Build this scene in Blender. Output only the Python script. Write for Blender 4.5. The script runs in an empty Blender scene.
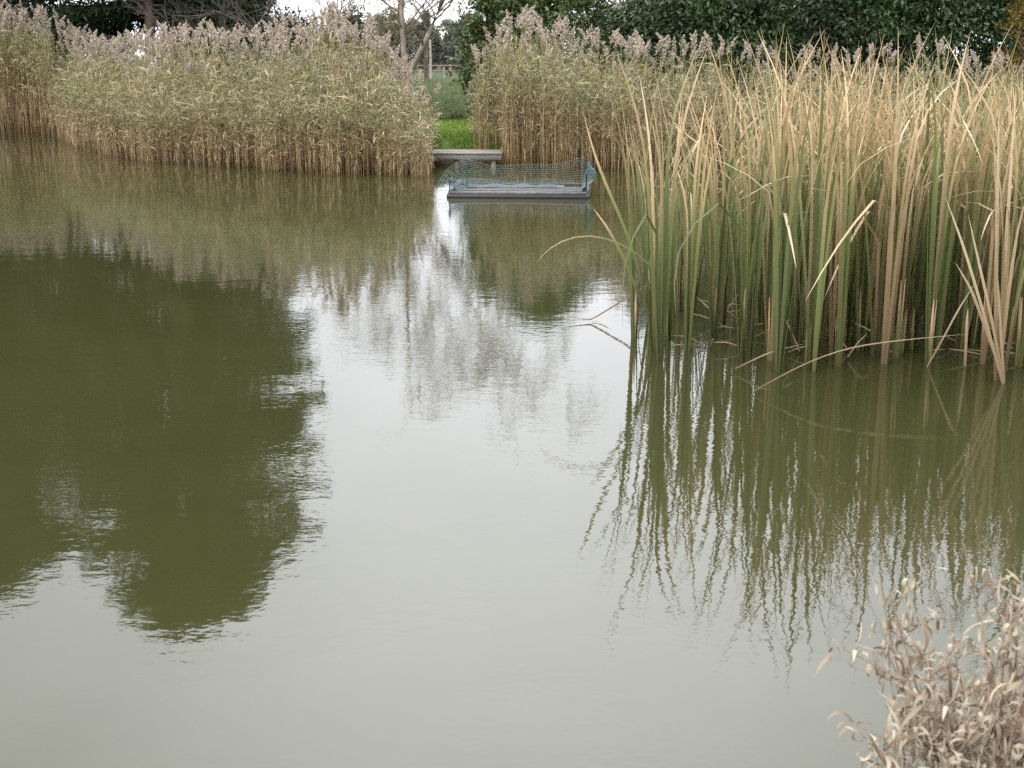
import bpy, math, random
import numpy as np

rng = np.random.default_rng(7)
random.seed(7)
R = math.radians
scene = bpy.context.scene
COL = scene.collection

# ------------------------------------------------------------------ camera model
F, CX, CY, HOR, CAM_H = 1300.0, 512.0, 384.0, 58.0, 1.8
P = math.atan((CY - HOR) / F)

def ray(px, py):
    u = (px - CX) / F; v = (CY - py) / F
    return np.array([u, math.cos(P) + v * math.sin(P), -math.sin(P) + v * math.cos(P)])

def ground(px, py, z=0.0):
    d = ray(px, py); t = (z - CAM_H) / d[2]
    return np.array([d[0] * t, d[1] * t, z])

def at_y(px, py, y):
    d = ray(px, py); t = y / d[1]
    return np.array([d[0] * t, y, CAM_H + d[2] * t])

# ------------------------------------------------------------------ materials
def new_mat(name):
    m = bpy.data.materials.new(name); m.use_nodes = True
    nt = m.node_tree
    for n in list(nt.nodes): nt.nodes.remove(n)
    out = nt.nodes.new('ShaderNodeOutputMaterial')
    return m, nt, out

def ramp(nt, stops, fac=None, interp='LINEAR'):
    n = nt.nodes.new('ShaderNodeValToRGB')
    cr = n.color_ramp; cr.interpolation = interp
    while len(cr.elements) < len(stops): cr.elements.new(0.5)
    for e, (p, c) in zip(cr.elements, stops):
        e.position = p; e.color = (*c, 1)
    if fac is not None: nt.links.new(fac, n.inputs['Fac'])
    return n

def mixc(nt, fac, a, b, blend='MIX'):
    n = nt.nodes.new('ShaderNodeMix'); n.data_type = 'RGBA'; n.blend_type = blend
    for sock, v in ((n.inputs[0], fac), (n.inputs[6], a), (n.inputs[7], b)):
        if hasattr(v, 'links') or isinstance(v, bpy.types.NodeSocket): nt.links.new(v, sock)
        elif isinstance(v, (int, float)): sock.default_value = v
        else: sock.default_value = (*v, 1)
    return n.outputs[2]

def math_n(nt, op, a, b=None, c=None):
    n = nt.nodes.new('ShaderNodeMath'); n.operation = op
    for i, v in enumerate((a, b, c)):
        if v is None: continue
        if isinstance(v, (int, float)): n.inputs[i].default_value = v
        else: nt.links.new(v, n.inputs[i])
    return n.outputs[0]

def noise(nt, scale, detail=3, rough=.55, vec=None, w=None):
    n = nt.nodes.new('ShaderNodeTexNoise')
    n.inputs['Scale'].default_value = scale; n.inputs['Detail'].default_value = detail
    n.inputs['Roughness'].default_value = rough
    if vec is not None: nt.links.new(vec, n.inputs['Vector'])
    return n

def uv_t(nt):
    tc = nt.nodes.new('ShaderNodeTexCoord')
    s = nt.nodes.new('ShaderNodeSeparateXYZ'); nt.links.new(tc.outputs['UV'], s.inputs[0])
    return s.outputs[0], s.outputs[1]

def leaf_shader(nt, out, color, trans=.35, rough=.55, spec=.3):
    p = nt.nodes.new('ShaderNodeBsdfPrincipled')
    p.inputs['Roughness'].default_value = rough
    p.inputs['Specular IOR Level'].default_value = spec
    nt.links.new(color, p.inputs['Base Color'])
    if trans <= 0:
        nt.links.new(p.outputs[0], out.inputs[0]); return
    t = nt.nodes.new('ShaderNodeBsdfTranslucent'); nt.links.new(color, t.inputs[0])
    mx = nt.nodes.new('ShaderNodeMixShader'); mx.inputs[0].default_value = trans
    nt.links.new(p.outputs[0], mx.inputs[1]); nt.links.new(t.outputs[0], mx.inputs[2])
    nt.links.new(mx.outputs[0], out.inputs[0])

def leaf_mat(name, grad, dry=None, dry_at=.6, dry_w=.15, trans=.3, rough=.55, spec=.3, vary=.35, shift=0.0, hue=.03):
    """colour along the blade (UV.x), blended to a dry colour ramp for some blades (UV.y = per blade random)."""
    m, nt, out = new_mat(name)
    t, r = uv_t(nt)
    if shift:      # blades turn dry at different heights
        gi = nt.nodes.new('ShaderNodeNewGeometry')
        t0 = t; t = math_n(nt, 'MULTIPLY', t, math_n(nt, 'MULTIPLY_ADD', gi.outputs['Random Per Island'], shift, 1 - shift * .5))
    col = ramp(nt, grad, t).outputs[0]
    if dry:
        d = ramp(nt, dry, t).outputs[0]
        mr = nt.nodes.new('ShaderNodeMapRange'); mr.interpolation_type = 'SMOOTHSTEP'
        mr.inputs[1].default_value = dry_at - dry_w; mr.inputs[2].default_value = dry_at + dry_w
        nt.links.new(r, mr.inputs[0])
        col = mixc(nt, mr.outputs[0], col, d)
    g = nt.nodes.new('ShaderNodeNewGeometry')
    oi = nt.nodes.new('ShaderNodeObjectInfo')
    k = math_n(nt, 'ADD', math_n(nt, 'MULTIPLY', g.outputs['Random Per Island'], .7), math_n(nt, 'MULTIPLY', oi.outputs['Random'], .3))
    b = math_n(nt, 'MULTIPLY_ADD', k, 2 * vary, 1 - vary)
    if shift:
        tco = nt.nodes.new('ShaderNodeTexCoord'); mpp = nt.nodes.new('ShaderNodeMapping'); mpp.inputs['Scale'].default_value = (1, 1, .16)
        nt.links.new(tco.outputs['Object'], mpp.inputs[0])
        nn = noise(nt, 70, 4, .7, mpp.outputs[0])
        sp_ = nt.nodes.new('ShaderNodeMapRange'); sp_.inputs[1].default_value = .54; sp_.inputs[2].default_value = .68; sp_.inputs[4].default_value = .65
        nt.links.new(nn.outputs[0], sp_.inputs[0])
        col = mixc(nt, sp_.outputs[0], col, (.20, .14, .075))
    hsv = nt.nodes.new('ShaderNodeHueSaturation')
    nt.links.new(b, hsv.inputs['Value']); nt.links.new(col, hsv.inputs['Color'])
    hsv.inputs['Hue'].default_value = .5
    hh = math_n(nt, 'MULTIPLY_ADD', g.outputs['Random Per Island'], -hue, .5 + hue / 2)
    nt.links.new(hh, hsv.inputs['Hue'])
    leaf_shader(nt, out, hsv.outputs[0], trans, rough, spec)
    return m

def bark_mat(name, c0, c1, scale=14, bump=.4, stretch=(1, 1, .25)):
    m, nt, out = new_mat(name)
    tc = nt.nodes.new('ShaderNodeTexCoord')
    mp = nt.nodes.new('ShaderNodeMapping'); mp.inputs['Scale'].default_value = stretch
    nt.links.new(tc.outputs['Object'], mp.inputs[0])
    n = noise(nt, scale, 5, .6, mp.outputs[0])
    col = ramp(nt, [(.32, c0), (.68, c1)], n.outputs[0]).outputs[0]
    p = nt.nodes.new('ShaderNodeBsdfPrincipled'); p.inputs['Roughness'].default_value = .9
    nt.links.new(col, p.inputs['Base Color'])
    b = nt.nodes.new('ShaderNodeBump'); b.inputs['Strength'].default_value = bump; b.inputs['Distance'].default_value = .02
    nt.links.new(n.outputs[0], b.inputs['Height']); nt.links.new(b.outputs[0], p.inputs['Normal'])
    nt.links.new(p.outputs[0], out.inputs[0])
    return m

M = {}
# cattail: green blades turning straw at the tip; UV.y > .62 are dead blades
M['cattail'] = leaf_mat('cattail_leaf',
    [(0, (.085, .08, .04)), (.10, (.10, .115, .042)), (.43, (.165, .195, .066)), (.57, (.23, .225, .095)), (.74, (.42, .315, .17)), (1, (.60, .43, .255))],
    [(0, (.14, .085, .05)), (.3, (.29, .20, .11)), (.6, (.42, .31, .185)), (1, (.56, .45, .30))], .62, .16, trans=.22, rough=.45, spec=.4, vary=.32, shift=.6, hue=.05)
M['straw'] = leaf_mat('straw_leaf', [(0, (.24, .17, .10)), (.5, (.44, .34, .21)), (1, (.55, .46, .32))], trans=.15, vary=.3)
M['reed_leaf'] = leaf_mat('reed_leaf',
    [(0, (.10, .125, .055)), (.5, (.20, .215, .11)), (1, (.40, .37, .24))],
    [(0, (.31, .235, .13)), (1, (.50, .40, .25))], .47, .25, trans=.2, vary=.65, hue=.05)
M['reed_stem'] = leaf_mat('reed_stem', [(0, (.22, .145, .07)), (.25, (.40, .28, .14)), (.55, (.36, .27, .13)), (1, (.24, .25, .10))], trans=0, vary=.4)
M['plume'] = leaf_mat('plume', [(0, (.36, .30, .24)), (1, (.62, .545, .465))], trans=.35, rough=.9, spec=.1, vary=.3)
M['conifer'] = leaf_mat('conifer_needles', [(0, (.018, .032, .014)), (1, (.042, .066, .028))], trans=.1, rough=.7, vary=.45)
M['laurel'] = leaf_mat('laurel_leaf', [(0, (.045, .075, .020)), (1, (.085, .125, .030))], trans=.2, rough=.35, spec=.5, vary=.5)
M['hedge'] = leaf_mat('hedge_leaf', [(0, (.025, .05, .017)), (1, (.045, .085, .026))], trans=.18, rough=.4, spec=.5, vary=.5)
M['yew'] = leaf_mat('yew_leaf', [(0, (.026, .040, .020)), (1, (.055, .075, .038))], trans=.1, rough=.6, vary=.45)
M['autumn'] = leaf_mat('autumn_leaf', [(0, (.20, .15, .05)), (1, (.26, .20, .07))], trans=.35, vary=.4)
M['amber'] = leaf_mat('amber_leaf', [(0, (.14, .11, .03)), (1, (.19, .13, .035))], trans=.3, vary=.5)
M['far_leaf'] = leaf_mat('far_leaf', [(0, (.085, .10, .075)), (1, (.115, .13, .10))], trans=.1, rough=.8, vary=.3)  # slight distance haze put into the leaf colour, hence the paler grey green
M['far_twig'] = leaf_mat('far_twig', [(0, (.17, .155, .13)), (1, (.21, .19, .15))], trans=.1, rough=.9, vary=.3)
M['weed'] = leaf_mat('weed_leaf', [(0, (.24, .195, .145)), (.5, (.39, .335, .26)), (1, (.50, .44, .355))],
                     [(0, (.13, .09, .06)), (1, (.28, .20, .14))], .78, .08, trans=.25, rough=.7, vary=.4, hue=-.02)
M['weed_stem'] = bark_mat('weed_stem', (.16, .105, .075), (.36, .27, .2), 40)
M['grass'] = leaf_mat('grass_blade', [(0, (.09, .15, .03)), (1, (.23, .34, .065))], trans=.4, vary=.4)
M['long_grass'] = leaf_mat('long_grass_blade', [(0, (.06, .09, .035)), (1, (.14, .175, .075))], trans=.3, vary=.4)
M['bark_dark'] = bark_mat('bark_dark', (.035, .028, .022), (.10, .078, .062))
M['bark_conifer'] = bark_mat('bark_conifer', (.09, .062, .05), (.20, .145, .12), 10)
M['bark_birch'] = bark_mat('bark_birch', (.20, .165, .13), (.40, .345, .285), 9, .2, (1, 1, .5))
M['twig'] = bark_mat('twig', (.05, .04, .035), (.12, .095, .08), 20)
M['birch_twig'] = bark_mat('birch_twig', (.15, .12, .09), (.25, .20, .15), 20)
M['wood'] = bark_mat('deck_wood', (.16, .145, .13), (.29, .27, .245), 6, .3, (.2, 5, 5))
M['post_wood'] = bark_mat('post_wood', (.13, .10, .075), (.30, .24, .18), 8)
M['pale'] = bark_mat('pale_board', (.42, .42, .41), (.56, .56, .55), 3, .05)
M['pole_grey'] = bark_mat('pole_grey', (.26, .25, .23), (.38, .36, .33), 6)

def plain(name, col, rough=.6, metallic=0, var=.25, scale=6):
    m, nt, out = new_mat(name)
    tc = nt.nodes.new('ShaderNodeTexCoord'); n = noise(nt, scale, 4, .6, tc.outputs['Object'])
    a = tuple(c * (1 - var) for c in col); b = tuple(min(1, c * (1 + var)) for c in col)
    c = ramp(nt, [(.3, a), (.7, b)], n.outputs[0]).outputs[0]
    p = nt.nodes.new('ShaderNodeBsdfPrincipled'); p.inputs['Roughness'].default_value = rough
    p.inputs['Metallic'].default_value = metallic
    nt.links.new(c, p.inputs['Base Color']); nt.links.new(p.outputs[0], out.inputs[0])
    return m
M['float'] = plain('black_float', (.012, .012, .013), .5)
M['rail'] = plain('grey_rail', (.075, .072, .075), .6, 0, .35, 9)
M['net'] = plain('coated_wire', (.13, .16, .145), .5)
M['net_pale'] = plain('coated_wire_pale', (.15, .25, .265), .5)

M['sheet'] = plain('pale_blue_sheet', (.075, .105, .125), .85)
# ground
def ground_mat():
    m, nt, out = new_mat('ground_grass')
    tc = nt.nodes.new('ShaderNodeTexCoord'); obj = tc.outputs['Object']
    n1 = noise(nt, .6, 5, .6, obj); n2 = noise(nt, 9, 5, .65, obj); n3 = noise(nt, .05, 3, .5, obj)
    g = ramp(nt, [(.3, (.055, .085, .025)), (.55, (.09, .15, .035)), (.75, (.15, .17, .06))], n2.outputs[0]).outputs[0]
    f = ramp(nt, [(.3, (.036, .050, .024)), (.7, (.060, .072, .038))], n1.outputs[0]).outputs[0]
    s = nt.nodes.new('ShaderNodeSeparateXYZ'); nt.links.new(obj, s.inputs[0])
    mr = nt.nodes.new('ShaderNodeMapRange'); mr.interpolation_type = 'SMOOTHSTEP'
    mr.inputs[1].default_value = 24.5; mr.inputs[2].default_value = 34
    nt.links.new(math_n(nt, 'ADD', s.outputs[1], math_n(nt, 'MULTIPLY', n1.outputs[0], 4)), mr.inputs[0])
    c = mixc(nt, mr.outputs[0], g, f)
    mud = ramp(nt, [(.35, (.05, .038, .022)), (.65, (.10, .078, .045))], n2.outputs[0]).outputs[0]
    mz = nt.nodes.new('ShaderNodeMapRange'); mz.inputs[1].default_value = .14; mz.inputs[2].default_value = .28
    nt.links.new(math_n(nt, 'ADD', s.outputs[2], math_n(nt, 'MULTIPLY', n2.outputs[0], .08)), mz.inputs[0])
    c = mixc(nt, mz.outputs[0], mud, c)
    p = nt.nodes.new('ShaderNodeBsdfPrincipled'); p.inputs['Roughness'].default_value = .95
    p.inputs['Specular IOR Level'].default_value = .1
    nt.links.new(c, p.inputs['Base Color'])
    b = nt.nodes.new('ShaderNodeBump'); b.inputs['Strength'].default_value = .6; b.inputs['Distance'].default_value = .05
    nt.links.new(n2.outputs[0], b.inputs['Height']); nt.links.new(b.outputs[0], p.inputs['Normal'])
    nt.links.new(p.outputs[0], out.inputs[0])
    return m
M['ground'] = ground_mat()

def water_mat():
    m, nt, out = new_mat('pond_water')
    tc = nt.nodes.new('ShaderNodeTexCoord'); obj = tc.outputs['Object']
    mp = nt.nodes.new('ShaderNodeMapping'); mp.inputs['Scale'].default_value = (1, 1.5, 1)
    mp.inputs['Rotation'].default_value = (0, 0, .25)
    nt.links.new(obj, mp.inputs[0])
    big = noise(nt, .45, 3, .5, obj)                      # gust patches: where the ripples are stronger
    gust = nt.nodes.new('ShaderNodeMapRange'); gust.inputs[1].default_value = .42; gust.inputs[2].default_value = .68
    gust.inputs[3].default_value = .45; gust.inputs[4].default_value = 1.5
    nt.links.new(big.outputs[0], gust.inputs[0])
    a = noise(nt, 2.6, 2, .5, mp.outputs[0])
    b = noise(nt, 12.0, 2, .5, mp.outputs[0])
    c = noise(nt, 24.0, 2, .5, mp.outputs[0])
    h = math_n(nt, 'MULTIPLY', a.outputs[0], WATER_A)
    h2 = math_n(nt, 'ADD', math_n(nt, 'MULTIPLY', b.outputs[0], WATER_B), math_n(nt, 'MULTIPLY', c.outputs[0], WATER_C))
    h = math_n(nt, 'ADD', h, math_n(nt, 'MULTIPLY', h2, gust.outputs[0]))
    bp = nt.nodes.new('ShaderNodeBump'); bp.inputs['Strength'].default_value = 1; bp.inputs['Distance'].default_value = 1
    nt.links.new(h, bp.inputs['Height'])
    n3 = noise(nt, .35, 4, .6, obj)
    col = ramp(nt, [(.3, (.0275, .0295, .0108)), (.7, (.035, .0365, .0138))], n3.outputs[0]).outputs[0]
    p = nt.nodes.new('ShaderNodeBsdfPrincipled')
    p.inputs['Roughness'].default_value = .015
    p.inputs['IOR'].default_value = 1.36
    nt.links.new(col, p.inputs['Base Color']); nt.links.new(bp.outputs[0], p.inputs['Normal'])
    nt.links.new(p.outputs[0], out.inputs[0])
    return m
WATER_A, WATER_B, WATER_C = .0011, .00058, .00015
M['water'] = water_mat()

# ------------------------------------------------------------------ mesh building
class MB:
    def __init__(s): s.v = []; s.f4 = []; s.f3 = []; s.uv = []; s.n = 0
    def add(s, v, f, uv=None):
        v = np.asarray(v, float).reshape(-1, 3); f = np.asarray(f, int)
        if uv is None: uv = np.zeros((len(v), 2))
        s.v.append(v); s.uv.append(np.asarray(uv, float).reshape(-1, 2))
        (s.f4 if f.shape[1] == 4 else s.f3).append(f + s.n)
        s.n += len(v)
    def arrays(s):
        v = np.concatenate(s.v) if s.v else np.zeros((0, 3)); uv = np.concatenate(s.uv) if s.uv else np.zeros((0, 2))
        f4 = np.concatenate(s.f4) if s.f4 else np.zeros((0, 4), int)
        f3 = np.concatenate(s.f3) if s.f3 else np.zeros((0, 3), int)
        return v, f4, f3, uv
    def mesh(s, name, mat, smooth=False):
        return mesh_from(name, *s.arrays(), mat, smooth)

def mesh_from(name, v, f4, f3, uv, mat, smooth=False):
    me = bpy.data.meshes.new(name)
    me.vertices.add(len(v)); me.vertices.foreach_set('co', np.asarray(v, np.float32).ravel())
    nl = f4.size + f3.size
    idx = np.concatenate([f4.ravel(), f3.ravel()]).astype(np.int32)
    me.loops.add(nl); me.loops.foreach_set('vertex_index', idx)
    npoly = len(f4) + len(f3)
    me.polygons.add(npoly)
    st = np.concatenate([np.arange(len(f4)) * 4, f4.size + np.arange(len(f3)) * 3]).astype(np.int32)
    me.polygons.foreach_set('loop_start', st)
    if smooth: me.polygons.foreach_set('use_smooth', np.ones(npoly, bool))
    l = me.uv_layers.new(name='UVMap')
    l.data.foreach_set('uv', np.asarray(uv, np.float32)[idx].ravel())
    me.materials.append(mat)
    me.update(calc_edges=True); me.validate()
    return me

def link(name, me, parent=None):
    o = bpy.data.objects.new(name, me); COL.objects.link(o)
    if parent is not None: o.parent = parent
    return o

def tag(o, label=None, cat=None, group=None, kind=None):
    if label: o['label'] = label
    if cat: o['category'] = cat
    if group: o['group'] = group
    if kind: o['kind'] = kind
    return o

def empty(name, loc=(0, 0, 0), rz=0, label=None, cat=None, group=None):
    o = bpy.data.objects.new(name, None); COL.objects.link(o)
    o.location = loc; o.rotation_euler = (0, 0, rz); o.empty_display_size = .1
    return tag(o, label, cat, group)

def norm(a): return a / np.maximum(np.linalg.norm(a, axis=-1, keepdims=True), 1e-9)

def ribbons(mb, Pt, W, S, rnd):
    """N blades: Pt[N,K,3] centre line, W[N,K] half width, S[N,K,3] or [N,3] side vector."""
    Pt = np.asarray(Pt, float); N, K, _ = Pt.shape
    if S.ndim == 2: S = np.repeat(S[:, None, :], K, 1)
    W = np.broadcast_to(W, (N, K))
    L = Pt - S * W[..., None]; Rr = Pt + S * W[..., None]
    V = np.stack([L, Rr], 2).reshape(-1, 3)
    t = np.linspace(0, 1, K)
    uv = np.zeros((N, K, 2, 2)); uv[..., 0] = t[None, :, None]; uv[..., 1] = np.asarray(rnd)[:, None, None]
    base = np.arange(N)[:, None] * (2 * K) + np.arange(K - 1)[None, :] * 2
    f = np.stack([base, base + 1, base + 3, base + 2], -1).reshape(-1, 4)
    mb.add(V, f, uv)

def tubes(mb, Pt, Rd, sides=4, rnd=None):
    """N tubes: Pt[N,K,3], Rd[N,K]; open ended with a closing cap of the last ring by taper."""
    Pt = np.asarray(Pt, float); N, K, _ = Pt.shape
    Rd = np.broadcast_to(Rd, (N, K))
    T = norm(np.gradient(Pt, axis=1))
    ref = np.where(np.abs(T[..., 2:3]) > .9, np.array([1., 0, 0]), np.array([0, 0, 1.]))
    A = norm(np.cross(T, ref)); B = np.cross(T, A)
    ang = np.arange(sides) / sides * 2 * np.pi
    ring = Pt[:, :, None, :] + Rd[:, :, None, None] * (A[:, :, None, :] * np.cos(ang)[None, None, :, None] + B[:, :, None, :] * np.sin(ang)[None, None, :, None])
    V = ring.reshape(-1, 3)
    uv = np.zeros((N, K, sides, 2)); uv[..., 0] = np.linspace(0, 1, K)[None, :, None]
    uv[..., 1] = (np.zeros(N) if rnd is None else np.asarray(rnd))[:, None, None]
    i = np.arange(N)[:, None, None] * K * sides; k = np.arange(K - 1)[None, :, None] * sides; s = np.arange(sides)[None, None, :]
    s2 = (s + 1) % sides
    f = np.stack([i + k + s, i + k + s2, i + k + sides + s2, i + k + sides + s], -1).reshape(-1, 4)
    mb.add(V, f, uv)
    if sides == 4:
        e = np.arange(N)[:, None] * K * sides
        mb.add(np.zeros((0, 3)), np.zeros((0, 4), int))
        mb.f4.append((e + (K - 1) * sides + np.arange(4)[None, :]) + mb.n - len(V))
        mb.f4.append((e + np.array([3, 2, 1, 0])[None, :]) + mb.n - len(V))

def tube1(mb, pts, rad, sides=6):
    pts = np.asarray(pts, float)
    tubes(mb, pts[None], np.broadcast_to(np.asarray(rad, float), (len(pts),))[None], sides)

def box(mb, c, s, rot=0, bev=.0):
    cx, cy, cz = c; a, b, d = (x / 2 for x in s)
    # eight-sided prism with chamfered top edge so that edges catch light
    v = []; 
    for z, k in ((-d, 0), (d - bev, 0), (d, bev)):
        for sx, sy in ((-1, -1), (1, -1), (1, 1), (-1, 1)):
            v.append((sx * (a - k), sy * (b - k), z))
    v = np.array(v); cr, sr = math.cos(rot), math.sin(rot)
    v = np.stack([v[:, 0] * cr - v[:, 1] * sr, v[:, 0] * sr + v[:, 1] * cr, v[:, 2]], 1) + np.array(c)
    f = [(3, 2, 1, 0), (8, 9, 10, 11)]
    for l in (0, 4):
        for i in range(4): f.append((l + i, l + (i + 1) % 4, l + 4 + (i + 1) % 4, l + 4 + i))
    mb.add(v, f)

# ------------------------------------------------------------------ shore line of the far bank
shore_px = [(-900, 128), (-60, 132), (0, 134), (55, 137), (80, 152), (150, 163), (250, 170), (350, 176), (430, 178), (438, 169), (500, 168), (560, 170), (630, 171), (760, 170), (1024, 168), (1300, 160), (1900, 140)]
shore_w = np.array([ground(a, b)[:2] for a, b in shore_px])
def shore_y(x): return np.interp(x, shore_w[:, 0], shore_w[:, 1])

# ------------------------------------------------------------------ terrain and water
def smooth(a, b, x):
    t = np.clip((x - a) / (b - a), 0, 1); return t * t * (3 - 2 * t)

JETTY_Y = float(ground(470, 169)[1])
def terrain_z(x, y):
    n = .05 * np.sin(x * 1.3 + 2 * np.sin(y * .7)) + .04 * np.sin(y * 1.9 + x * .6) + .02 * np.sin(5.1 * x + 3.3 * y)
    far = smooth(.1, 2.2, y - (shore_y(x) - .0)) * .95 - .6        # -.6 in the pond, .35 on the bank
    near_edge = 1.75 - .25 * smooth(.3, .9, x) + .70 * smooth(.55, 1.15, x)
    near = smooth(.55, -.5, y - near_edge) * .90 - .6
    side = np.maximum(smooth(17, 20, x), smooth(-30, -34, x)) * .95 - .6
    z = np.maximum(np.maximum(far, near), side)
    z = z + n * smooth(-.3, .3, z)
    cut = smooth(.55, .25, np.abs(x + .75) - .55) * smooth(1.35, .8, y - JETTY_Y) * (y > 15)   # washed-out bank below the landing stage
    return z - cut * .5 * smooth(-.5, .2, z)

def graded(lo, hi, dense_lo, dense_hi, step, grow=1.18):
    a = list(np.arange(dense_lo, dense_hi + 1e-6, step)); s = step
    while a[-1] < hi: s *= grow; a.append(a[-1] + s)
    s = step
    while a[0] > lo: s *= grow; a.insert(0, a[0] - s)
    return np.array(a)
gx = graded(-900, 900, -13, 12, .25); gy = np.unique(np.concatenate([graded(-60, 10, -2, 4, .15), graded(10, 1500, 18, 33, .25)]))
X, Y = np.meshgrid(gx, gy)
Z = terrain_z(X, Y)
nv = X.size; nx = len(gx); ny = len(gy)
ii = (np.arange(ny - 1)[:, None] * nx + np.arange(nx - 1)[None, :]).ravel()
mb = MB(); mb.add(np.stack([X, Y, Z], -1).reshape(-1, 3), np.stack([ii, ii + 1, ii + nx + 1, ii + nx], -1))
tag(link('ground', mb.mesh('ground', M['ground'], True)), kind='structure')
mb = MB(); mb.add([(-45, -2, 0), (40, -2, 0), (40, 45, 0), (-45, 45, 0)], [(0, 1, 2, 3)])
tag(link('water', mb.mesh('water', M['water'])), kind='structure')

# ------------------------------------------------------------------ reeds (tall plumed)
def make_reed(h, plume=True, leafy=1.0, low=False):
    """returns dict of MB: stem, leaves, plume. h is overall height."""
    out = {k: MB() for k in ('stem', 'leaves', 'plume')}
    az = rng.uniform(0, 2 * np.pi); lean = rng.normal(0, .05) + (.07 if low else .02)
    K = 7; t = np.linspace(0, 1, K)
    hs = h * (.93 if plume else .97)
    curve = lean * h * t ** 2
    sp = np.stack([np.cos(az) * curve, np.sin(az) * curve, t * hs], 1)
    sp[:, :2] += rng.normal(0, .006, (K, 2)).cumsum(0) * (t[:, None] > 0)
    tubes(out['stem'], sp[None], (.0062 * (1 - .6 * t))[None], 3, [rng.random()])
    n = int((15 if low else 13) * leafy)
    tl = np.sort(rng.uniform(.30 if low else .38, .97, n))
    base = np.stack([np.interp(tl, t, sp[:, i]) for i in range(3)], 1)
    la = az + rng.normal(0, 1.1, n) + np.where(np.arange(n) % 2, np.pi, 0) * (rng.random(n) < .6)
    ll = rng.uniform(.14, .36, n)
    k = 5; s = np.linspace(0, 1, k)
    up = rng.uniform(.1, 1.3, n); droop = rng.uniform(.0, 1.6, n) ** 1.2
    ang = up[:, None] - droop[:, None] * s[None, :] ** 1.3
    dx = np.cos(ang) * ll[:, None] / (k - 1); dz = np.sin(ang) * ll[:, None] / (k - 1)
    hx = np.concatenate([np.zeros((n, 1)), dx[:, 1:].cumsum(1)], 1); hz = np.concatenate([np.zeros((n, 1)), dz[:, 1:].cumsum(1)], 1)
    Pt = base[:, None, :] + np.stack([np.cos(la)[:, None] * hx, np.sin(la)[:, None] * hx, hz], -1)
    W = rng.uniform(.0065, .0115, n)[:, None] * np.array([.6, 1, .9, .6, .06])[None]
    sd = np.stack([-np.sin(la), np.cos(la), rng.normal(0, .5, n)], 1)
    r = np.clip(rng.normal(.70 - .70 * (tl - .4), .25), 0, 1)
    ribbons(out['leaves'], Pt, W, norm(sd), r)
    # dead hanging leaves low on the cane
    n2 = 5
    tl = rng.uniform(.12, .5, n2); base = np.stack([np.interp(tl, t, sp[:, i]) for i in range(3)], 1)
    la = rng.uniform(0, 2 * np.pi, n2); ll = rng.uniform(.15, .35, n2)
    hx = ll[:, None] * np.array([0, .12, .2, .24])[None]; hz = ll[:, None] * np.array([0, .1, -.25, -.8])[None] * rng.choice([1, -1.0], n2, p=[.7, .3])[:, None]
    Pt = base[:, None, :] + np.stack([np.cos(la)[:, None] * hx, np.sin(la)[:, None] * hx, hz], -1)
    ribbons(out['leaves'], Pt, .006 * np.array([[.7, 1, .8, .1]]), norm(np.stack([-np.sin(la), np.cos(la), 0 * la], 1)), np.full(n2, .97))
    if plume:
        m = 70; L = rng.uniform(.24, .36)
        top = sp[-1]; nod = rng.uniform(.10, .70); na = az + rng.normal(0, .4)
        q = rng.random(m) ** .85
        ax = top[None] + np.stack([np.cos(na) * nod * L * q ** 2, np.sin(na) * nod * L * q ** 2, L * q * .92 - .03], 1)
        prof = .055 * (np.sin(np.pi * np.clip(q * .86 + .14, 0, 1)) ** .8) * rng.uniform(.5, 1.15, m)
        a = rng.uniform(0, 2 * np.pi, m); ln = rng.uniform(.05, .10, m)
        d = norm(np.stack([np.cos(a), np.sin(a), rng.uniform(.5, 1.2, m)], 1))
        s0 = ax; s2 = ax + np.stack([np.cos(a), np.sin(a), 0 * a], 1) * prof[:, None] + np.array([0, 0, 1]) * (ln * .55)[:, None]
        s1 = (s0 + s2) / 2 + np.array([0, 0, .012])
        s3 = s2 + np.stack([np.cos(na) * .02 + 0 * a, np.sin(na) * .02 + 0 * a, -.012 + 0 * a], 1)
        ribbons(out['plume'], np.stack([s0, s1, s2, s3], 1), np.array([[.004, .009, .011, .004]]), norm(np.cross(d, rng.normal(size=(m, 3)))), rng.random(m))
    return {k: b.arrays() for k, b in out.items()}

REED_H = 2.4
VAR = {'tall': [make_reed(REED_H, True) for _ in range(14)],
       'plain': [make_reed(REED_H, False) for _ in range(5)],
       'low': [make_reed(1.55, False, 1.25, True) for _ in range(12)]}
VH = {'tall': REED_H, 'plain': REED_H, 'low': 1.55}
top_px = np.array([(-300, 6), (0, 6), (30, 4), (60, 10), (95, 34), (125, 46), (150, 38), (200, 28), (240, 34), (270, 34), (300, 24), (345, 14), (375, 24), (395, 42), (412, 62), (426, 76), (434, 86),
                   (474, 75), (482, 42), (495, 24), (520, 16), (560, 26), (600, 38), (640, 40), (700, 38), (760, 50), (850, 50), (905, 40), (960, 55), (1024, 52), (1400, 40)], float)

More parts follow.
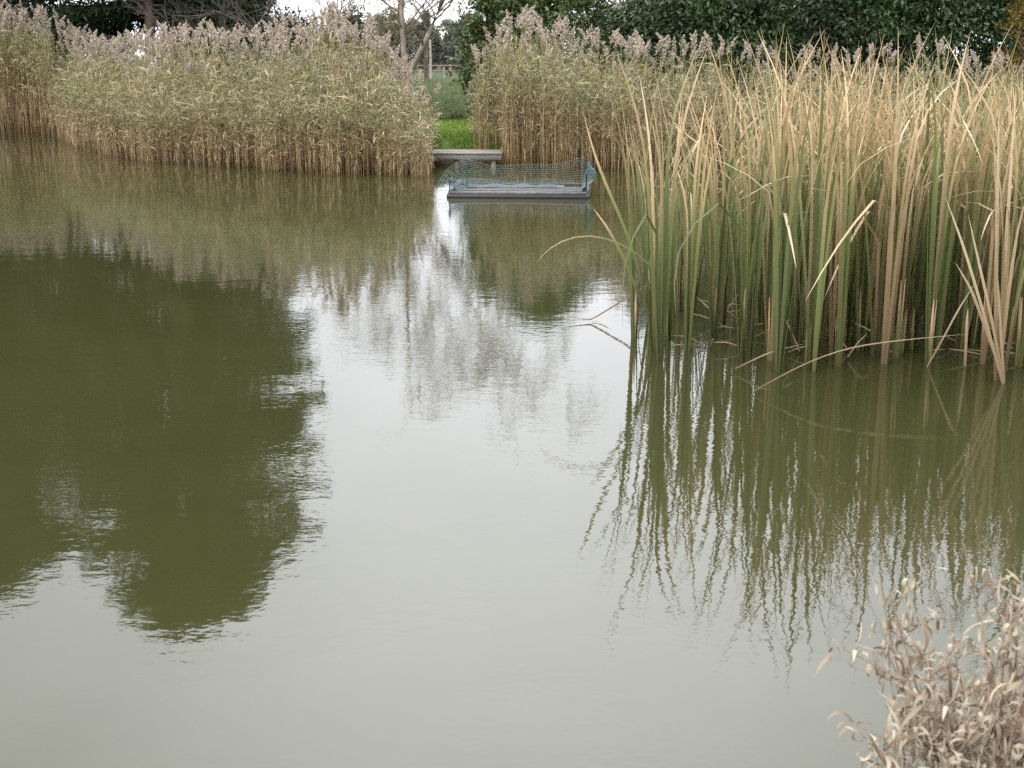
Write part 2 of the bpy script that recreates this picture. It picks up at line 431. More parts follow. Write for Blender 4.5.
plants = []      # (x, y, rz, scale_xy, scale_z, kind, variant)
def sow(pxa, pxb, depth, density, low=.8, front=.62):
    ua, ub = (pxa - CX) / F, (pxb - CX) / F; xa = min(ua * 18.5, ua * 33); xb = max(ub * 18.5, ub * 33)
    for _ in range(int(abs(xb - xa) * depth * density)):
        x = rng.uniform(xa, xb); dd = rng.random() ** 1.15 * depth
        y = shore_y(x) + dd + .12 * math.sin(x * 2.1) + .10 * math.sin(x * 5.3 + 1)
        px = CX + F * x / y * 1.0 * (1.0)   # close to the picture column
        if px < pxa or px > pxb: continue
        D = y
        top = np.interp(px, top_px[:, 0], top_px[:, 1])
        hmax = CAM_H + (HOR - top) / F * D
        k = front + (1 - front) * min(1, dd / 1.7)
        h = hmax * k * (rng.uniform(.72, .95) if low < .5 else rng.uniform(.62, .93))
        if dd < 1.25: kind = 'low' if rng.random() < low * (1 - .45 * dd) else 'plain'
        if low > .5: k = max(k, .6) * rng.uniform(.72, 1.22) if dd < 1.6 else k
        k = min(k, 1)
        if dd < 1.25: pass
        else: kind = 'tall' if rng.random() < .26 else 'plain'
        if low < .5 and dd < .4: k *= rng.uniform(.8, 1)
        if kind == 'tall': h = hmax * k * (1.04 - .36 * rng.random() ** 1.4)
        if pxb < 100:      # the far bed stands tall right to its front edge
            kind = 'tall' if dd > .35 and rng.random() < .32 else 'plain'
            h = hmax * (rng.uniform(.70, .90) if kind == 'plain' else rng.uniform(.78, .98))
        v = rng.integers(len(VAR[kind])); sz = h / VH[kind]
        plants.append((x, y, rng.uniform(0, 2 * np.pi), min(1.15, max(.75, sz)), sz, kind, int(v), px, dd))
sow(-200, 62, 3.4, 55, .15, front=.85)
sow(62, 434, 4.4, 78, .55, front=.58)
sow(474, 505, 3.4, 85, .0, front=.9)
sow(502, 640, 3.8, 85, .22, front=.8)
sow(640, 1250, 3.2, 50, .3, front=.75)
# keep the landing stage and the path clear
plants = [p for p in plants if not (p[0] > -1.35 and 474 <= p[7] <= 503 and p[1] < 23.0)]

# the individuals: front row and the plumed ones that stand out
vis = [i for i, p in enumerate(plants) if 2 < p[7] < 640 and not (434 < p[7] < 474)]
front_row = sorted([i for i in vis if plants[i][5] != 'tall'], key=lambda i: plants[i][8] + rng.uniform(0, .15))[:165]
tall_ones = sorted([i for i in vis if plants[i][5] == 'tall'], key=lambda i: plants[i][8] - 1.2 * plants[i][4] + rng.uniform(0, 1.0))[:130]
own = set(front_row) | set(tall_ones)
meshes = {}
def reed_mesh(kind, v, part):
    key = (kind, v, part)
    if key not in meshes:
        a = VAR[kind][v][part]
        meshes[key] = mesh_from('reed_' + part, *a, M[{'stem': 'reed_stem', 'leaves': 'reed_leaf', 'plume': 'plume'}[part]], part == 'stem') if len(a[0]) else None
    return meshes[key]
def bed(px):
    return 'far' if px < 62 else ('left' if px < 434 else 'right')
LBL = {('far', 0): ('leafy reed without plume at the dark waterline of the far left bed', 'leafy reeds along the far left bank'),
       ('far', 1): ('tall reed with pale plume under the conifer, far left bed', 'plumed reeds in the far left bed'),
       ('left', 0): ('leafy bending green-tan reed at the water edge, left of the jetty', 'leafy reeds fronting the bed left of the jetty'),
       ('left', 1): ('tall reed with pinkish plume in the bed left of the jetty', 'plumed reeds left of the jetty'),
       ('right', 0): ('straw-stemmed leafy reed at the water edge, right of the jetty', 'leafy reeds fronting the bed right of the jetty'),
       ('right', 1): ('tall reed with mauve-grey plume below the laurel, right of the jetty', 'plumed reeds right of the jetty')}
for i in sorted(own):
    x, y, rz, s, sz, kind, v, px, dd = plants[i]
    lab, grp = LBL[(bed(px), int(kind == 'tall'))]
    r = empty('reed_plant', (x, y, -.05), rz, lab, 'reed', grp); r.scale = (s, s, sz)
    for part in ('stem', 'leaves', 'plume'):
        me = reed_mesh(kind, v, part)
        if me: link({'stem': 'stem', 'leaves': 'leaves', 'plume': 'plume'}[part], me, r)

# the rest of the beds: uncountable mass, one object per bed with three parts
def reed_mass(name, sel, label):
    root = empty(name); tag(root, label, 'reed bed', kind='stuff')
    for part, mk in (('stem', 'reed_stem'), ('leaves', 'reed_leaf'), ('plume', 'plume')):
        vs, f4s, uvs = [], [], []; n = 0
        for p in sel:
            x, y, rz, s, sz, kind, v = p[:7]
            a = VAR[kind][v][part]
            if not len(a[0]): continue
            c, sn = math.cos(rz), math.sin(rz)
            q = a[0]
            w = np.stack([(q[:, 0] * c - q[:, 1] * sn) * s + x, (q[:, 0] * sn + q[:, 1] * c) * s + y, q[:, 2] * sz - .05], 1)
            vs.append(w); f4s.append(a[1] + n); uvs.append(a[3]); n += len(q)
        if not vs: continue
        me = mesh_from(part, np.concatenate(vs), np.concatenate(f4s), np.zeros((0, 3), int), np.concatenate(uvs), M[mk], part == 'stem')
        o = link({'stem': 'stems', 'leaves': 'leaves', 'plume': 'plumes'}[part], me, root); tag(o, kind='stuff')
rest = [p for i, p in enumerate(plants) if i not in own]
reed_mass('reed_bed', [p for p in rest if bed(p[7]) == 'far'], 'thinner reed mass set back along the far left bank under the conifers')
reed_mass('reed_bed', [p for p in rest if bed(p[7]) == 'left'], 'dense reed mass bulging into the pond left of the jetty')
reed_mass('reed_bed', [p for p in rest if bed(p[7]) == 'right'], 'dense brown reed mass right of the jetty, running on behind the cattails')

# ------------------------------------------------------------------ cattails
def cattail_leaf(base, az, h, tilt, bend, kink=None, tw=0.0, width=.011, K=11, tip=0.0):
    s = np.linspace(0, 1, K)
    a = tilt + bend * s ** 2 + tip * smooth(.62, 1.0, s)
    if kink is not None: a = a + kink[1] * smooth(kink[0] - .04, kink[0] + .04, s)
    d = h / (K - 1)
    hx = np.concatenate([[0], (np.sin(a) * d)[1:].cumsum()]); hz = np.concatenate([[0], (np.cos(a) * d)[1:].cumsum()])
    Pt = np.stack([base[0] + math.cos(az) * hx, base[1] + math.sin(az) * hx, base[2] + hz], 1)
    w = width * np.array([.75, 1, 1.05, 1.05, 1, .95, .88, .76, .6, .4, .05][:K])
    fa = az + np.pi / 2 + tw * s
    S = np.stack([np.cos(fa), np.sin(fa), 0 * s], 1)
    return Pt, w, S

def make_cattail(h=2.0, n=8, dead=.25, spread=1.0):
    lv, dl, sh = MB(), MB(), MB()
    a0 = rng.uniform(0, np.pi)
    for i in range(n):
        az = a0 + (0 if i % 2 else np.pi) + rng.normal(0, .6)
        L = h * rng.uniform(.70, 1.01)
        is_dead = rng.random() < dead
        kink = (rng.uniform(.58, .94), rng.uniform(.4, 2.0)) if rng.random() < (.30 if is_dead else .09) and spread < 1.34 else None
        b = (math.cos(az) * .015 * rng.uniform(.3, 1), math.sin(az) * .015, -.12)
        Pt, w, S = cattail_leaf(b, az, L, abs(rng.normal(.02, .06)) * spread, rng.uniform(-.06, .26) * spread, kink, rng.normal(0, .9), rng.uniform(.0070, .0125), tip=min(abs(rng.normal(0, .5)), .55 if spread > 1.3 else 1.4))
        r = rng.uniform(.80, 1) if is_dead else np.clip(rng.normal(.22, .14), 0, .5)
        ribbons(dl if is_dead else lv, Pt[None], w[None], S[None], [r])
    # sheath at the base: short thick blades
    m = 3; K = 5; s = np.linspace(0, 1, K); az = rng.uniform(0, 2 * np.pi, m)
    Pt = np.stack([np.cos(az)[:, None] * (.012 + .02 * s), np.sin(az)[:, None] * (.012 + .02 * s), -.1 + .55 * s[None] * rng.uniform(.6, 1, m)[:, None]], -1)
    ribbons(sh, Pt, np.array([[.012, .012, .010, .007, .002]]), np.stack([-np.sin(az), np.cos(az), 0 * az], 1), rng.uniform(.1, .5, m))
    return lv, dl, sh

CT = {}
for key, n, args in (('green', 10, dict(h=2.0, n=9, dead=.05, spread=1.0)), ('mixed', 12, dict(h=2.05, n=9, dead=.13, spread=1.05)),
                     ('dead', 8, dict(h=1.95, n=7, dead=1.0, spread=1.3)), ('edge', 6, dict(h=1.75, n=7, dead=.06, spread=1.35))):
    CT[key] = []
    for _ in range(n):
        lv, dl, sh = make_cattail(**args)
        CT[key].append([(nm, b.mesh('cattail_' + nm, M['cattail'])) for nm, b in (('leaves', lv), ('dead_leaves', dl), ('leaf_sheath', sh)) if b.n])
CL = {'green': 'green cattail clump with straw tips standing in the water of the right stand',
      'mixed': 'half green half tan cattail in the dense middle of the right stand',
      'dead': 'wholly straw-coloured dead cattail among the green ones of the right stand',
      'edge': 'fanned-out green cattail on the thin left edge of the stand'}
CG = {'green': 'green cattails', 'mixed': 'half-dead cattails', 'dead': 'dead straw cattails', 'edge': 'cattails on the left edge of the stand'}
def cattail(x, y, h, key, rz=None, label=None):
    var = CT[key][rng.integers(len(CT[key]))]
    r = empty('cattail_plant', (x, y, 0), rng.uniform(0, 6.28) if rz is None else rz, label or CL[key], 'cattail', None if label else CG[key])
    k = h / {'green': 2.0, 'mixed': 2.05, 'dead': 1.95, 'edge': 1.75}[key]
    r.scale = (1, 1, k)
    for nm, me in var: link(nm, me, r)
    return r
# front row, at the spots where clumps enter the water in the photograph
front = [(634, 338, 1.75, 'edge'), (660, 361, 1.85, 'green'), (655, 352, 1.7, 'edge'), (687, 352, 1.7, 'green'), (668, 340, 1.6, 'edge'), (714, 338, 1.75, 'green'), (747, 362, 1.95, 'green'),
         (741, 352, 1.9, 'mixed'), (778, 371, 1.95, 'green'), (770, 360, 2.0, 'mixed'), (797, 352, 2.0, 'green'), (813, 371, 1.98, 'green'), (808, 362, 2.0, 'green'), (838, 366, 1.95, 'mixed'), (832, 355, 2.0, 'green'),
         (884, 364, 1.95, 'dead'), (876, 356, 2.0, 'mixed'), (896, 358, 2.0, 'green'), (900, 352, 2.0, 'green'), (928, 362, 1.95, 'mixed'), (860, 350, 2.0, 'green'), (936, 352, 2.0, 'green'),
         (983, 364, 1.8, 'dead'), (998, 380, 1.6, 'dead'), (1003, 372, 1.9, 'mixed'), (1018, 366, 1.95, 'green'), (1040, 372, 2.0, 'mixed'), (960, 350, 2.0, 'mixed'), (972, 345, 2.0, 'green'), (1060, 365, 2.0, 'green')]
for px, py, h, k in front:
    g = ground(px, py); cattail(g[0], g[1], h * 1.12, k)
cnt = 0
while cnt < 150:
    px = rng.uniform(640, 1150); py = rng.uniform(284, 352)
    lim = np.interp(px, [640, 700, 760, 900, 1150], [318, 325, 345, 352, 352])
    if py > lim or (px < 760 and rng.random() < .55) or (px < 820 and rng.random() < .1): continue
    g = ground(px, py)
    top = np.interp(px, [600, 640, 690, 730, 780, 840, 900, 1000, 1150], [100, 75, 62, 45, 36, 30, 34, 46, 50])
    h = (CAM_H + (HOR - top) / F * g[1]) * rng.uniform(.93, 1.09)
    u = rng.random()
    k = ('edge' if px < 675 else 'green' if u < .45 else 'mixed' if u < .90 else 'dead')
    cattail(g[0], g[1], h, k); cnt += 1

# single leaves and stalks that stand out
def blade_thing(name, pts, w, mat, label, cat, side=(0, 0, 1), r=.1, group=None, K=14):
    pts = np.asarray(pts, float)
    t = np.linspace(0, 1, len(pts)); tt = np.linspace(0, 1, K)
    # smooth (Catmull-like) resample
    q = np.stack([np.interp(tt, t, pts[:, i]) for i in range(3)], 1)
    for _ in range(3): q[1:-1] = (q[:-2] + 2 * q[1:-1] + q[2:]) / 4
    T = norm(np.gradient(q, axis=0)); S = norm(np.cross(T, np.asarray(side, float)[None]))
    Nn = np.cross(S, T)
    ww = w * np.array([1 - .95 * max(0, (k - .6) / .4) ** 1.5 for k in tt])
    mb = MB()
    # a shallow V section: two faces along the blade
    V = np.stack([q - S * ww[:, None], q - Nn * (ww * .45)[:, None], q + S * ww[:, None]], 1).reshape(-1, 3)
    uv = np.zeros((K, 3, 2)); uv[..., 0] = tt[:, None]; uv[..., 1] = r
    b = np.arange(K - 1)[:, None] * 3 + np.arange(2)[None]
    mb.add(V, np.stack([b, b + 1, b + 4, b + 3], -1).reshape(-1, 4), uv)
    return tag(link(name, mb.mesh(name, M[mat])), label, cat, group)
D0 = ground(660, 355)[1]
blade_thing('cattail_leaf', [at_y(662, 352, D0), at_y(672, 310, D0), at_y(668, 276, D0), at_y(640, 252, D0), at_y(612, 238, D0), at_y(588, 232, D0), at_y(562, 238, D0), at_y(545, 250, D0), at_y(536, 263, D0)],
            .0055, 'cattail', 'long pale green leaf arched left over open water', 'leaf', (0, 1, .2), .2)
blade_thing('cattail_leaf', [at_y(650, 330, D0 + .2), at_y(640, 268, D0 + .2), at_y(624, 225, D0 + .2), at_y(606, 185, D0 + .2), at_y(594, 155, D0 + .2), at_y(583, 112, D0 + .2)],
            .009, 'cattail', 'tall blade leaning left with pale tip, farthest out left of the stand', 'leaf', (0, 1, 0), .25)
blade_thing('cattail_leaf', [at_y(640, 300, D0 + .1), at_y(626, 262, D0 + .1), at_y(608, 228, D0 + .1), at_y(593, 208, D0 + .1)],
            .008, 'cattail', 'short broken blade with white tip below the tall leaning one', 'leaf', (0, 1, 0), .2)
g0 = ground(592, 322); g0[2] = .006
blade_thing('broken_leaf', [at_y(656, 279, g0[1] + .05), at_y(630, 296, g0[1] + .02), g0 + np.array([0, 0, .012]), g0 + np.array([-.03, 0, .012]), at_y(558, 316, g0[1])],
            .006, 'straw', 'bent brown leaf dipping into the open water left of the cattails', 'leaf', (0, 1, .3), .5, K=18)
g1 = ground(592, 322)
blade_thing('broken_leaf', [g1 + np.array([0, 0, .008]), g1 + np.array([.06, -.02, .012]), ground(611, 327) + np.array([0, 0, .015])],
            .007, 'straw', 'short brown leaf scrap floating beside the bent leaf', 'leaf', (0, 0, 1), .5)
def stalk(pts, label, w=.009, group=None, r=.6):
    return blade_thing('fallen_stalk', pts, w, 'straw', label, 'stalk', (0, 1, .25), r, group)
a = ground(752, 394)
stalk([a + np.array([0, 0, .01]), at_y(800, 365, a[1] + .05), at_y(845, 348, a[1] + .1), at_y(890, 341, a[1] + .12), at_y(968, 334, a[1] + .15)], 'long straw stalk arched low across the front of the cattails', .004)
a = ground(927, 367)
stalk([a, at_y(944, 337, a[1]), at_y(958, 310, a[1]), at_y(976, 282, a[1] + .1)], 'straw stalk leaning right out of the water in front of the cattails', .006)
a = ground(965, 366)
stalk([a, at_y(966, 345, a[1]), at_y(967, 322, a[1]), at_y(968, 308, a[1])], 'short upright whitish dead stalk at the water in front of the tangle')
a = ground(1003, 384)
for j, (p1, p2, p3, lab) in enumerate([((985, 318), (965, 250), (945, 196), 'straw blade leaning far left in the right bundle'),
                                       ((992, 320), (980, 268), (968, 214), 'middle straw blade of the leaning right bundle'),
                                       ((1000, 322), (998, 290), (995, 248), 'short steep straw blade of the right bundle'),
                                       ((984, 325), (972, 290), (955, 262), 'lowest straw blade of the leaning right bundle')]):
    stalk([a + np.array([.01 * j, .02 * j, 0])] + [at_y(*q, a[1] + .03 * j) for q in (p1, p2, p3)], lab, .0075)
a = ground(778, 372)
stalk([ground(735, 372) + np.array([0, 0, .02]), at_y(770, 352, a[1]), at_y(808, 343, a[1] + .3)], 'short straw stalk lying against the middle clumps', .005)
a = ground(936, 185 + 170)
stalk([at_y(985, 178, 9.2), at_y(962, 133 + 18, 9.2), at_y(948, 142, 9.2), at_y(925, 146, 9.2)], 'pale bent blade hooked over high at the right of the stand', .008)
for j in range(60):       # tangle of fallen stalks lying across the stand's foot
    px = rng.uniform(690, 1040); py = rng.uniform(312, 352) + (px > 760) * 10
    g = ground(px, py); an = rng.normal(0, .6) + (np.pi if rng.random() < .5 else 0); L = rng.uniform(.10, .32)
    tl = rng.normal(.1, .25) if rng.random() < .75 else rng.uniform(.6, 1.2)
    e = g + np.array([math.cos(an) * L * math.cos(tl), math.sin(an) * L * .6, abs(math.sin(tl)) * L + .02])
    stalk([g + np.array([0, 0, .015]), (g + e) / 2 + np.array([0, 0, rng.uniform(-.01, .05)]), e], 'short dead stalk fallen across the foot of the cattails', .0042, 'fallen stalks among the cattail feet', rng.random())

# ------------------------------------------------------------------ trees
def branch_pts(p0, d0, L, K=6, wob=.15, grav=0.0):
    p = [np.array(p0, float)]; d = norm(np.array(d0, float))
    for k in range(K - 1):
        d = norm(d + rng.normal(0, wob, 3) + np.array([0, 0, grav]))
        p.append(p[-1] + d * L / (K - 1))
    return np.array(p)

def leaf_cloud(mb, centers, radii, n_per, size, aspect=.42, up=.4, outward=None):
    C = np.repeat(np.asarray(centers, float), n_per, 0); rr = np.repeat(np.asarray(radii, float), n_per)
    N = len(C)
    d = norm(rng.normal(size=(N, 3))); rad = rng.random(N) ** .45
    Pp = C + d * (rr * rad)[:, None] * np.array([1, 1, .8])
    ax = norm(rng.normal(size=(N, 3)) + d * .7 + np.array([0, 0, -.2]))
    nn = norm(rng.normal(size=(N, 3)) * .6 + d * .6 + np.array([0, 0, up]))
    S = norm(np.cross(ax, nn)); s = size * rng.uniform(.6, 1.25, N)
    Pt = np.stack([Pp, Pp + ax * (s * .5)[:, None] + nn * (s * .06)[:, None], Pp + ax * s[:, None]], 1)
    ribbons(mb, Pt, (s * aspect * .5)[:, None] * np.array([[.25, 1, .1]]), S, rng.random(N))

def bush(name, base, rx, ry, h, label, cat, leaf, bark, n_clump=90, n_per=90, size=.11, group=None, low=.12, shape=1.0, clump_r=.32):
    root = empty(name, base, 0, label, cat, group)
    tr, cr = MB(), MB()
    cs = []; rs = []
    for _ in range(n_clump):
        a = rng.uniform(0, 2 * np.pi); u = rng.uniform(low, 1) 
        prof = math.sin(math.pi * min(1, (u * .80 + .20))) ** .6 * shape if u > .35 else (.72 + .28 * u / .35)
        k = rng.random() ** .35
        cs.append((math.cos(a) * rx * prof * k, math.sin(a) * ry * prof * k, u * h * .93 * (1 + rng.normal(0, .04))))
        rs.append(min(rx, h) * clump_r * rng.uniform(.55, 1.2))
    leaf_cloud(cr, cs, rs, n_per, size)
    tube1(tr, branch_pts((0, 0, -.2), (0, 0, 1), h * .75, 7, .08), np.linspace(.045 * h * .5, .02, 7), 8)
    for i in rng.choice(len(cs), min(22, len(cs)), False):
        c = np.array(cs[i]); b = np.array([0, 0, c[2] * .45])
        mid = (b + c) / 2 + np.array([0, 0, .1 * h * .3])
        tube1(tr, [b, mid, c], [.03, .018, .006], 5)
    link('trunk', tr.mesh('trunk', M[bark], True), root)
    link('crown', cr.mesh('crown', M[leaf]), root)
    return root

def conifer(base, h, r, label, lean=0, first=.16, n_br=290, seed_gap=None):
    root = empty('conifer_tree', base, 0, label, 'conifer')
    tr, br, cr = MB(), MB(), MB()
    tp = branch_pts((0, 0, -.3), (lean, 0, 1), h * 1.0, 10, .012)
    tube1(tr, tp, np.linspace(.165, .02, 10), 10)
    Pb, Rb = [], []
    tips = []; 
    for i in range(n_br):
        u = first + (1 - first) * ((i + rng.random()) / n_br) ** 1.15
        z = u * h
        prof = np.interp(u, [0, .16, .3, .45, .6, .72, .83, .91, 1], [.72, .88, .96, 1, 1, .93, .74, .50, .12])
        L = r * prof * rng.uniform(.72, 1.05) + .15
        a = i * 2.39996 + rng.normal(0, .25)
        if u < .31 and math.sin(a) < -.80: continue      # lower boughs on the pond side were lopped
        c = np.array([np.interp(z, tp[:, 2], tp[:, 0]), np.interp(z, tp[:, 2], tp[:, 1]), z])
        el = np.interp(u, [0, .5, 1], [.05, .22, .8])
        K = 7; p = branch_pts(c, (math.cos(a), math.sin(a), el), L, K, .07, -.07)
        Pb.append(p); Rb.append(np.linspace(.035 * (1 - .6 * u) + .008, .006, K))
        # sprays hang along the outer four fifths of the branch
        m = int(18 + 66 * L)
        q = rng.uniform(.15, 1.02, m)
        c0 = np.stack([np.interp(q, np.linspace(0, 1, K), p[:, k]) for k in range(3)], 1)
        sa = a + rng.normal(0, .8, m)
        d = norm(np.stack([np.cos(sa), np.sin(sa), rng.normal(-.35, .3, m)], 1))
        c0 = c0 + rng.normal(0, .13, (m, 3)) * np.array([1, 1, 1.1])
        ln = rng.uniform(.16, .38, m)
        P3 = np.stack([c0, c0 + d * (ln * .5)[:, None], c0 + d * ln[:, None] + np.array([0, 0, -1]) * (ln * .25)[:, None]], 1)
        S = norm(np.cross(d, np.array([0, 0, 1.0]) + rng.normal(0, .5, (m, 3))))
        ribbons(cr, P3, rng.uniform(.020, .042, m)[:, None] * np.array([[.6, 1, .15]]), S, rng.random(m))
        # finer needles sprays
        m2 = m * 2; q = rng.uniform(.2, 1.05, m2)
        c0 = np.stack([np.interp(q, np.linspace(0, 1, K), p[:, k]) for k in range(3)], 1) + rng.normal(0, .14, (m2, 3))
        d = norm(rng.normal(size=(m2, 3)) + np.array([math.cos(a), math.sin(a), -.3]))
        ln = rng.uniform(.10, .24, m2)
        P3 = np.stack([c0, c0 + d * (ln * .5)[:, None], c0 + d * ln[:, None]], 1)
        ribbons(cr, P3, rng.uniform(.014, .03, m2)[:, None] * np.array([[.6, 1, .1]]), norm(np.cross(d, rng.normal(size=(m2, 3)))), rng.random(m2))
    tubes(br, np.array(Pb), np.array(Rb), 4)
    link('trunk', tr.mesh('trunk', M['bark_conifer'], True), root)
    link('branches', br.mesh('branches', M['bark_conifer'], True), root)
    link('crown', cr.mesh('crown', M['conifer']), root)
    return root

def gz(x, y): return float(terrain_z(np.array(x), np.array(y)))
def spot(px, D): 
    x = (px - CX) / F * D / 1.0
    return (x, D, gz(x, D))
conifer(spot(160, 36.8), 14.6, 4.0, 'tall dark conifer with bare brown trunk behind the far left reeds', 0, .165)
conifer(spot(-66, 39.5), 14.3, 4.6, 'dark conifer at the left edge, boughs sweeping down over the far reeds', 0, .14)

def grow(mb, p, d, L, r, depth, maxd, wob, up, tips, split=(2, 4), shrink=(.55, .8), sides=5, spread=.75):
    K = 6 if depth < 2 else 4
    pts = branch_pts(p, d, L, K, wob, up)
    tube1(mb, pts, np.linspace(r, r * .55, K), sides if depth < 2 else 4)
    if depth >= maxd: tips.append((pts[-1], norm(pts[-1] - pts[-2]))); return
    for _ in range(rng.integers(*split)):
        f = rng.uniform(.4, 1); i = min(K - 2, int(f * (K - 1)))
        q = pts[i] + (pts[i + 1] - pts[i]) * (f * (K - 1) - i)
        dd = norm(norm(pts[i + 1] - pts[i]) + rng.normal(0, spread, 3) * np.array([1, 1, .7]))
        grow(mb, q, dd, L * rng.uniform(*shrink), r * rng.uniform(.4, .6), depth + 1, maxd, wob, up, tips, split, shrink, sides, spread)

# birch with two leaning trunks, hanging twigs, a few yellow leaves
b = spot(409, 34)
root = empty('birch_tree', b, 0, 'leafless birch with two trunks parting in a V above the path', 'birch')
tw = []
mbp = MB(); tube1(mbp, [(0, 0, -.2), (.0, 0, .4), (-.02, 0, .95), (-.02, 0, 1.08)], [.13, .115, .10, .06], 10); link('stump', mbp.mesh('stump', M['bark_birch'], True), root)
for nm, d, L in (('trunk', (-.09, .05, 1), 5.6), ('trunk', (.50, -.08, 1), 6.2)):
    tr = MB(); pts = branch_pts((-.05 if d[0] < 0 else .03, 0, .9), d, L, 10, .04, .02)
    tube1(tr, pts, np.linspace(.078, .015, 10), 8)
    o = link('trunk', tr.mesh('trunk', M['bark_birch'], True), root)
    bm_ = MB(); tips = []
    for _ in range(23):
        f = rng.uniform(.14, 1); i = min(8, int(f * 9)); q = pts[i] + (pts[i + 1] - pts[i]) * (f * 9 - i)
        a = rng.uniform(0, 6.28)
        grow(bm_, q, (math.cos(a), math.sin(a) * .7, .9), rng.uniform(1.0, 1.9) * (1.15 - .4 * f), .022 * (1.25 - f), 1, 3, .13, -.03, tips, (2, 4), (.5, .8), 4, .6)
    link('branches', bm_.mesh('branches', M['birch_twig'], True), root)
    tw += tips
wt, lf = MB(), MB()
for p, d in tw:
    for _ in range(3):
        L = rng.uniform(.5, 1.5); dd = norm(d * .6 + rng.normal(0, .4, 3) + np.array([0, 0, -.5]))
        pts = branch_pts(p, dd, L, 5, .1, -.45); tube1(wt, pts, np.linspace(.007, .003, 5), 3)
        leaf_cloud(lf, pts[1:], np.full(4, .10), 3, .055, .7)
link('twigs', wt.mesh('twigs', M['birch_twig']), root)
link('leaves', lf.mesh('leaves', M['autumn']), root)

# bare dark shrub trees between conifer and birch
for px, D, h, lab, n in ((262, 32, 5.2, 'dark leafless many-stemmed tree beside the conifer', 7), (322, 34, 5.0, 'leafless spreading thorn tree above the tallest plumes', 6)):
    root = empty('bare_tree', spot(px, D), 0, lab, 'bare tree'); tr = MB(); tips = []
    for j in range(n):
        a = rng.uniform(0, 6.28)
        grow(tr, (rng.normal(0, .12), rng.normal(0, .12), -.1), (math.cos(a) * .45, math.sin(a) * .3, 1), h * rng.uniform(.36, .55), .034, 0, 3, .17, .02, tips, (3, 5), (.45, .75), 5, .55)
    link('branches', tr.mesh('branches', M['twig'], True), root)

bush('laurel_bush', spot(540, 30.5), 1.95, 1.5, 3.9, 'glossy mid green laurel behind the plumes right of the path', 'bush', 'laurel', 'bark_dark', 150, 190, .12)
bush('laurel_bush', spot(488, 29), .48, .7, 3.1, 'narrow dark laurel shoot crowding the right side of the grass path', 'bush', 'laurel', 'bark_dark', 70, 120, .10)
bush('hedge_tree', spot(700, 29.5), 1.95, 1.5, 4.5, 'dense green broadleaf tree behind the plumes at the left of the cattails', 'tree', 'hedge', 'bark_dark', 190, 230, .115)
bush('hedge_tree', spot(812, 31), 2.3, 1.6, 6.2, 'dark yew-like tree behind the middle of the cattails', 'tree', 'yew', 'bark_dark', 230, 240, .12)
bush('hedge_tree', spot(925, 29.8), 2.2, 1.6, 6.6, 'dark evergreen tree behind the right part of the cattails', 'tree', 'hedge', 'bark_dark', 230, 240, .115)
bush('hedge_tree', spot(1085, 31), 2.5, 1.7, 6.8, 'evergreen tree at the right edge beyond the amber bush', 'tree', 'hedge', 'bark_dark', 200, 230, .12)
for px, D, h, lab in ((755, 35, 6.4, 'second-row evergreen showing dark between the left tree and the yew-like tree'), (868, 35, 7.0, 'second-row evergreen showing dark between the yew-like and the right dark tree'), (1005, 35, 7.2, 'second-row evergreen rising behind the amber bush')):
    bush('hedge_tree', spot(px, D), 2.2, 1.5, h, lab, 'tree', 'yew', 'bark_dark', 150, 170, .15)
bush('amber_bush', spot(1012, 28), .75, .7, 2.9, 'amber brown bush at the top right behind the cattails', 'bush', 'amber', 'bark_dark', 60, 150, .08)
bush('willow_bush', spot(622, 37), 1.5, 1.0, 4.8, 'yellowing thin bush in the gap between laurel and hedge', 'bush', 'autumn', 'birch_twig', 110, 150, .09)
# dark low shrubs under the conifers
for px, D, rx, h, lab in ((10, 40, 2.3, 3.3, 'low dark shrub under the boughs at the left edge'), (88, 40, 1.7, 3.0, 'low dark shrub left of the conifer trunk'),
                          (215, 40, 1.5, 3.0, 'low dark shrub right of the conifer trunk'), (300, 42, 1.8, 2.7, 'low dark shrub behind the leafless trees'), (355, 40, 1.3, 2.7, 'grey green shrub behind the birch at its left')):
    bush('evergreen_shrub', spot(px, D), rx, 1.0, h, lab, 'shrub', 'yew' if px < 340 else 'far_leaf', 'bark_dark', 80, 150, .12)

# distant trees across the field
far = [(375, 150, 4.2, 2.4, 'far_leaf', 'grey green far tree left of the birch trunks'), (392, 140, 4.9, 2.2, 'far_leaf', 'darker rounded far tree behind the left birch trunk'),
       (415, 165, 4.6, 2.4, 'far_twig', 'brownish leafless far tree seen through the birch fork'), (430, 150, 4.8, 1.2, 'far_leaf', 'narrow far conifer beside the dark pole'),
       (447, 160, 4.7, 2.6, 'far_twig', 'wide grey brown far tree over the end of the field'), (468, 150, 5.0, 2.2, 'far_leaf', 'far tree partly behind the laurel'),
       (345, 160, 4.2, 3.0, 'far_leaf', 'far tree behind the tallest plumes'), (300, 150, 4.2, 2.6, 'far_leaf', 'far dark tree behind the leafless thorn'),
       (255, 165, 3.8, 3.0, 'far_twig', 'pale far tree behind the many-stemmed tree'), (205, 150, 4.6, 3.2, 'far_leaf', 'far tree right of the conifer trunk'),
       (120, 160, 4.6, 3.4, 'far_leaf', 'far tree left of the conifer trunk'), (40, 150, 5.0, 3.4, 'far_leaf', 'far tree glimpsed at the left edge'), (640, 150, 5.2, 3.2, 'far_twig', 'far tree behind the yellowing bush')]
for px, D, h, rx, lf_, lab in far:
    bush('distant_tree', spot(px, D), rx * 1.25, 2.4, h * 1.3, lab, 'tree', lf_, 'bark_dark', 60, 170, .30, clump_r=.26, low=.02)

